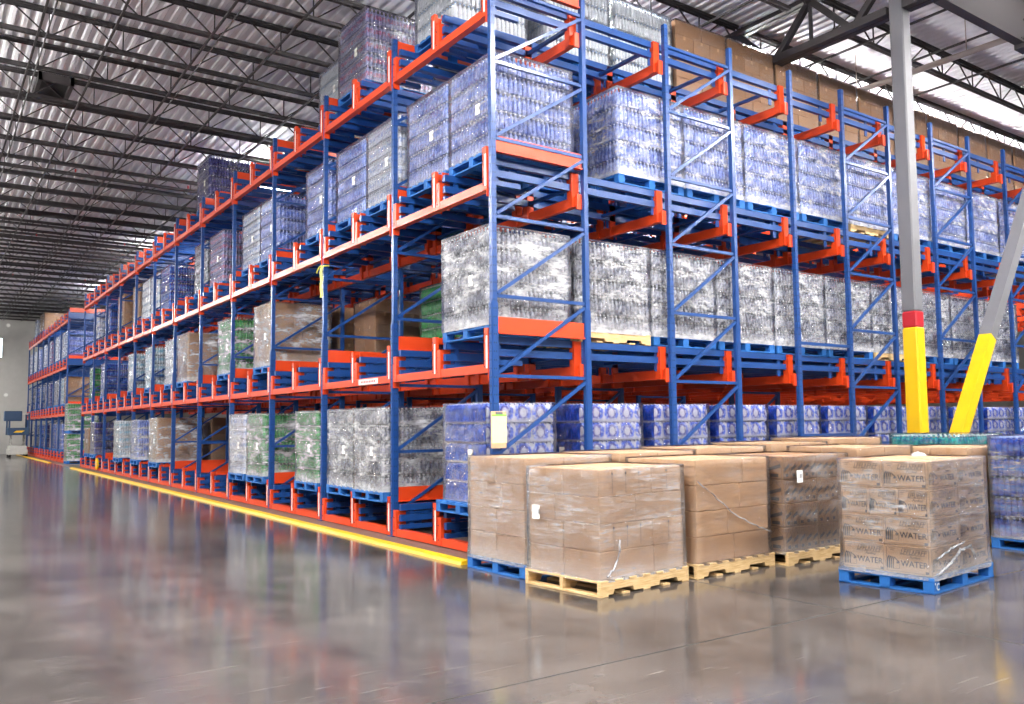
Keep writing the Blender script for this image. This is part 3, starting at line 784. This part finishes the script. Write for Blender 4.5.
def water_print(w,h):
    """printing of one water carton face, origin at its lower left, in the XZ plane"""
    key=(round(w,2),round(h,2))
    if key in PRINT: return PRINT[key]
    q=MB(); y=-.0012
    def quad(x0,z0,x1,z1,mi=0): q.add([(x0,y,z0),(x1,y,z0),(x1,y,z1),(x0,y,z1)],[(0,1,2,3)],mi)
    def stroke(pts,th,mi=0):
        for (a,b),(c,d) in zip(pts[:-1],pts[1:]):
            dx,dz=c-a,d-b; l=math.hypot(dx,dz) or 1; nx,nz=-dz/l*th/2,dx/l*th/2
            q.add([(a+nx,y,b+nz),(a-nx,y,b-nz),(c-nx,y,d-nz),(c+nx,y,d+nz)],[(0,1,2,3)],mi)
    # border line
    m=.018
    for a,b in (((m,m),(w-m,m)),((w-m,m),(w-m,h-m)),((w-m,h-m),(m,h-m)),((m,h-m),(m,m))): stroke([a,b],.003,1)
    # header of slanted outlined lettering, unreadable at this size
    random.seed(3)
    x=w*.36
    while x<w*.9:
        s=random.choice((0,1,2)); a=.012
        stroke([(x,h*.70),(x+a,h*.86)],.005,1)
        if s==0: stroke([(x,h*.70),(x+.022,h*.72)],.005,1)
        if s==1: stroke([(x+a,h*.86),(x+.02,h*.71)],.005,1)
        if s==2: stroke([(x+a*.5,h*.78),(x+.026,h*.80)],.005,1); stroke([(x+a,h*.86),(x+.03,h*.85)],.004,1)
        x+=w*.062
    stroke([(w*.34,h*.68),(w*.88,h*.685)],.003,1); stroke([(w*.40,h*.885),(w*.93,h*.88)],.003,1)
    txt_into(q,'Purified',h*.12,w*.66,h*.60,.25,0,1)
    txt_into(q,'WATER',h*.29,w*.645,h*.36,0,.0008,0,min(1.2,w*.56/(h*.29*3.3)))
    # hand-like plume mark: four bent strokes and a drop with a line
    for k in range(4):
        x0=w*.055+k*w*.042
        stroke([(x0,h*.16),(x0+w*.004,h*.38),(x0+w*.018,h*.52),(x0+w*.05,h*.60-.004*k)],.0115-.001*k,0)
    stroke([(w*.235,h*.52),(w*.30,h*.42),(w*.33,h*.38)],.008,0); stroke([(w*.20,h*.16),(w*.32,h*.16),(w*.33,h*.33),(w*.25,h*.36)],.003,1)
    quad(w*.26,h*.36,w*.315,h*.41); quad(w*.88,h*.07,w*.95,h*.16,1)
    quad(w*.10,h*.86,w*.24,h*.875,1); quad(w*.13,h*.80,w*.21,h*.815,1)
    PRINT[key]=q.mesh('printing',[M['ink'],M['ink_soft']]); return PRINT[key]
def bottle_print(w,h,n):
    key=('b',round(w,2),round(h,2),n)
    if key in PRINT: return PRINT[key]
    q=MB(); y=-.0012; cw=w/n
    def poly(pts,mi=0): q.add([(a,y,b) for a,b in pts],[tuple(range(len(pts)))],mi)
    def stroke(pts,th,mi=0):
        for (a,b),(c,d) in zip(pts[:-1],pts[1:]):
            dx,dz=c-a,d-b; l=math.hypot(dx,dz) or 1; nx,nz=-dz/l*th/2,dx/l*th/2
            q.add([(a+nx,y,b+nz),(a-nx,y,b-nz),(c-nx,y,d-nz),(c+nx,y,d+nz)],[(0,1,2,3)],mi)
    for k in range(n):
        x=k*cw; c=x+cw/2
        stroke([(x+cw*.12,h*.06),(x+cw*.12,h*.55),(x+cw*.2,h*.7),(c-cw*.12,h*.84),(c-cw*.12,h*.95),(c+cw*.12,h*.95),(c+cw*.12,h*.84),(x+cw*.8,h*.7),(x+cw*.88,h*.55),(x+cw*.88,h*.06),(x+cw*.12,h*.06)],.004,1)
        poly([(x+cw*.16,h*.36),(x+cw*.84,h*.52),(x+cw*.84,h*.68),(x+cw*.16,h*.50)])
        poly([(x+cw*.28,h*.12),(x+cw*.72,h*.12),(x+cw*.72,h*.26),(x+cw*.28,h*.26)],1)
        stroke([(x,h*.03),(x,h*.97)],.004,1)
    PRINT[key]=q.mesh('printing',[M['ink_soft'],M['ink_soft']]); return PRINT[key]
def dots_print(w,h,n):
    key=('d',round(w,2),round(h,2),n)
    if key in PRINT: return PRINT[key]
    q=MB(); y=-.0012
    for k in range(n):
        x=w*(k+1)/(n+1)
        q.add([(x+.012*math.cos(t*math.pi/4),y,h*.82+.012*math.sin(t*math.pi/4)) for t in range(8)],[tuple(range(8))])
        for s in range(6): q.add([(x-.003,y,h*(.1+s*.14)),(x+.003,y,h*(.1+s*.14)),(x+.003,y,h*(.2+s*.14)),(x-.003,y,h*(.2+s*.14))],[(0,1,2,3)],1)
    PRINT[key]=q.mesh('printing',[M['ink'],M['ink_soft']]); return PRINT[key]

def carton_stack(label,loc,rz,L,W,rows,ch,plt,wrap,pl,pw,prints=None,lab=None,group='carton loads on the floor in front of the rack',mat='carton',lean=(0,0),flare=.03,tops=True):
    """rows: list of (xsplits, ysplits) per layer from the bottom"""
    e=empty('wrapped_pallet_load',loc,rz); tag(e,label,'pallet load',group)
    put('pallet',pallet_mesh(plt,pl,pw),e,(-.5*(pl-L),-.5*(pw-W),0))
    z=.142
    for i,(xs,ys) in enumerate(rows):
        for a in range(len(xs)-1):
            for b in range(len(ys)-1):
                if 0<a<len(xs)-2 and 0<b<len(ys)-2: continue
                sx=(xs[a+1]-xs[a])*L; sy=(ys[b+1]-ys[b])*W
                jx=random.uniform(-.004,.004)+lean[0]*(i-1.5); jy=random.uniform(-.004,.004)+lean[1]*(i-1.5)
                o=put('carton',carton_mesh(sx-.002,sy-.002,ch-.002,mat),e,(xs[a]*L+jx,ys[b]*W+jy,z+i*ch))
                if prints=='water':
                    if b==0: put('printing',water_print(sx,ch),o)
                    if a==0:
                        p=put('printing',water_print(sy,ch),o,(0,sy,0),-math.pi/2)
                if prints=='bottle':
                    if b==0: put('printing',bottle_print(sx,ch,max(2,round(sx/.12))),o)
                    if a==0: put('printing',bottle_print(sy,ch,max(2,round(sy/.2))),o,(0,sy,0),-math.pi/2)
                if prints=='dots' and b==0 and i in (1,3): put('printing',dots_print(sx,ch,3 if a==0 else 1),o)
    H=len(rows)*ch
    q=put('stretch_wrap',wrap_mesh(L,W,H+.03,10+len(label)%5,wrap,.006,flare,.016),e,(0,0,z-.025))
    if lab: put('paper_label',LABX if lab[0]=='x' else LABY,e,lab[1:])
    return e
h2=[0,.5,1]; t3=[0,.34,.67,1]
A=carton_stack('plain brown carton load on a natural wood pallet, nearest the camera corner',(-.50,-2.37,0),math.radians(5.5),1.16,.92,
   [([0,.62,1],h2),([0,.62,1],h2),([0,.42,1],[0,.62,1]),([0,.62,1],h2)],.24,'wood','film_heavy',1.22,.98,'dots',('x',-.040,.78,.62),lean=(-.002,.002))
carton_stack('brown carton load on a blue pallet beside the yellow floor rail',(-.52,-1.28,0),math.radians(2),1.16,.94,[([0,.4,1],h2),(h2,h2),(h2,[0,.4,1]),([0,.45,1],h2)],.258,'blue','film_heavy',1.2,1.0,None)
C_=carton_stack('plain carton load with diagonal film fold on a wood pallet, second in the front row',(.82,-2.28,0),math.radians(2.5),1.15,.92,
   [(h2,h2),([0,.42,1],h2),([0,.58,1],h2),([0,.64,1],h2)],.25,'wood','film_light',1.24,.98,None,('x',-.040,.5,.8),lean=(.002,.0))
carton_stack('carton load printed with rows of bottles on a wood pallet, behind the water cartons',(2.11,-2.33,0),math.radians(1),1.16,.92,
   [(h2,h2),(h2,h2),(h2,h2),(h2,h2)],.25,'wood','film',1.2,1.0,'bottle',('y',.22,-.042,.86),mat='carton_dark')
W_=carton_stack('carton load printed WATER on a bright blue pallet standing alone in front',(1.87,-4.02,0),math.radians(5),1.22,.82,
   [([0,.5,1],[0,.5,1]),([0,.5,1],[0,.5,1]),([0,.5,1],t3),([0,.5,1],[0,.5,1])],.252,'blue','film_heavy',1.29,.88,'water',None,flare=.06)
# back row, only the tops show
for n,(x,z0,rr) in enumerate(((.72,.262,1),(1.98,.268,-1),(3.26,.275,2),(4.54,.285,0))):
    carton_stack('brown carton load in the back row against the rack, %s from the left'%ORD[n+1],(x,-1.3+.05*(n%2),0),math.radians(rr),1.16,.94,[(h2,h2),(t3,h2),(h2,h2),(h2,h2)],z0,'wood','film_light',1.2,1.0,None)
carton_stack('brown carton load in the front row half hidden behind the WATER cartons',(3.42,-2.35,0),math.radians(1),1.16,.92,[(h2,h2),(t3,h2),(h2,h2),(h2,h2)],.266,'wood','film_light',1.2,1.0,None)
carton_stack('brown carton load under the teal bottles, left of the blue load at the right edge',(4.74,-2.93,0),0,1.14,.9,[(h2,h2),(t3,h2),(h2,h2),(h2,h2)],.26,'wood','film_light',1.18,.94,None)
load('teal',(5.95,-2.22,0),'teal and blue bottle case load showing over the carton tops beside the yellow brace','bottle loads on the floor at the right',1.2,.95,5)
load('royal',(5.05,-4.0,0),'blue bottle load on a blue pallet at the right edge, behind the WATER cartons','bottle loads on the floor at the right',1.2,.95,5,wrap='film_heavy')
def film_rope(parent,pts,r,label):
    q=MB(); n=len(pts)
    P=[Vector(p) for p in pts]; out=[]
    for i in range(n-1):
        for k in range(5):
            t=k/5; p=P[i].lerp(P[i+1],t); p=p+Vector((.006*math.sin(9*(i+t)),0,.008*math.sin(13*(i+t)+1))); out.append(p)
    out.append(P[-1]); q.tube(out,r,7)
    o=q.build('film_fold',M['film_fold'],parent); o['label']=label
M['film_fold']=film('film_fold',(.35,.8),.7,1.3,6)
film_rope(C_,[(.0,-.026,.93),(.22,-.03,.80),(.55,-.03,.58),(.9,-.03,.44),(1.15,-.028,.36)],.006,'diagonal gathered film')
film_rope(W_,[(.02,-.036,.16),(.25,-.04,.22),(.5,-.042,.33),(.72,-.04,.35),(.80,-.038,.27)],.014,'gathered film along the foot')
film_rope(W_,[(.04,-.036,.30),(.3,-.04,.36),(.6,-.042,.40)],.009,'gathered film along the foot')
film_rope(A,[(.05,-.036,.17),(.14,-.04,.24),(.21,-.04,.36),(.22,-.038,.48)],.010,'gathered film at the corner')
# loose film and stencil mark
q=MB(); txt_into(q,'C',.085,0,0,0,.001); q.add([(-.055,-.001,.02),(-.04,-.001,.03),(-.045,-.001,.045),(-.058,-.001,.04)],[(0,1,2,3)])
o=q.build('stencil_mark',M['white_mark'],W_,(.03,-.034,.06)); o['label']='white stencilled C on the pallet corner'
q=MB()
vs=[];N=10
for i in range(N+1):
    for j in range(N+1):
        x=i/N-.5; y=j/N-.5; r=max(0,1-4*(x*x+y*y)); vs.append((x*.2,y*.12,.005+.06*r*(.6+.6*noise.noise(Vector((x*6,y*6,1))))))
q.add(vs,[(i*(N+1)+j,(i+1)*(N+1)+j,(i+1)*(N+1)+j+1,i*(N+1)+j+1) for i in range(N) for j in range(N)],0,True)
wt=W_.matrix_basis @ Vector((.62,.35,.142+4*.252+.018))
M['film_scrap']=film('bunched_film',(.5,.9),.6,1)
tag(q.build('film_scrap',M['film_scrap'],None,tuple(wt)),'bunched scrap of white film lying on the WATER cartons','film scrap')

# ------------------------------------------------------------------ far end: lift and wooden pallets
def lift():
    e=empty('scissor_lift',(-1.3,46.2,0)); tag(e,'white and dark blue scissor lift parked by the far rack','lift')
    q=MB(); q.bevbox(0,0,.14,.95,1.6,.42,.02); q.bevbox(.06,.05,.42,.89,1.5,.62,.02); q.build('chassis',M['white_metal'],e)
    for x in (.02,.83):
        for y in (.25,1.3):
            q=MB(); q.tube([(x,y,.16),(x+.12,y,.16)],.16,14); w=q.build('wheel',M['black'],e)
            q=MB(); q.tube([(x-.008,y,.16),(x+.128,y,.16)],.07,10); q.build('hub',M['white_metal'],w)
    q=MB()
    for x in (.15,.8):
        for k in range(2):
            q.bar((x,.15,.62+.3*k),(x,1.4,.92+.3*k),.05,.06); q.bar((x,1.4,.62+.3*k),(x,.15,.92+.3*k),.05,.06)
    q.build('scissor_arms',M['white_metal'],e)
    q=MB(); q.bevbox(-.05,-.1,1.22,1.0,1.6,1.62,.02); q.build('platform',M['machine_blue'],e)
    q=MB(); q.add([(.2,-.104,1.36),(.6,-.104,1.36),(.75,-.104,1.47),(.35,-.104,1.47)],[(0,1,2,3)]); q.build('marking',M['yellow'],e)
    for x in (0,.95):
        for y in (-.05,1.55):
            q=MB(); q.bar((x,y,1.6),(x,y,2.42),.09,.09); q.build('rail_post',M['machine_blue'],e)
    q=MB(); q.bevbox(-.25,-.12,2.0,.6,.5,2.55,.03); q.build('control_box',M['machine_blue'],e)
    q=MB()
    for y in (-.05,1.55): q.bar((0,y,2.4),(.95,y,2.4),.05,.05)
    for x in (0,.95): q.bar((x,-.05,2.4),(x,1.55,2.4),.05,.05)
    q.build('guard_rail',M['white_metal'],e)
lift()
for k in range(8):
    tag(put('wooden_pallet',pallet_mesh('wood',1.22,1.02),None,(-2.95,48.5,k*.142)),'%s bare wooden pallet from the floor in the stack by the lift'%ORD[k],'pallet','bare pallets stacked near the end wall')
o=load('teal',(-2.95,48.5,8*.142),'short dark bottle load on top of the bare pallets by the lift','loads near the end wall',1.1,.9,2)

# ------------------------------------------------------------------ pale fill light let in where side walls are left out, camera, view
w=D.worlds.new('hall_fill'); S.world=w; w.use_nodes=True
bg=w.node_tree.nodes['Background']; bg.inputs[0].default_value=(.86,.92,1.0,1); bg.inputs[1].default_value=.7
cam=D.cameras.new('camera'); co=D.objects.new('camera',cam); COL.objects.link(co); S.camera=co
yaw,pitch,roll,f=.9605111888,.0729470082,-.0097556428,843.2639830
fw=Vector((math.cos(yaw)*math.cos(pitch),math.sin(yaw)*math.cos(pitch),math.sin(pitch)))
r=fw.cross(Vector((0,0,1))).normalized(); u=r.cross(fw); c,s=math.cos(roll),math.sin(roll)
r2=c*r+s*u; u2=-s*r+c*u
co.matrix_world=Matrix(((r2.x,u2.x,-fw.x,-5.402015),(r2.y,u2.y,-fw.y,-8.032354),(r2.z,u2.z,-fw.z,1.5),(0,0,0,1)))
cam.sensor_width=36; cam.lens=f/1024*36; cam.shift_x=(512-509.3276)/1024; cam.shift_y=(363.5948-352)/1024
cam.clip_end=200
vs=S.view_settings; S.display_settings.display_device='sRGB'; vs.view_transform='Standard'; vs.look='None'; vs.gamma=1; vs.exposure=-.18; vs.use_curve_mapping=False
S.cycles.use_denoising=True; S.cycles.max_bounces=8; S.cycles.transparent_max_bounces=16; S.cycles.sample_clamp_indirect=6
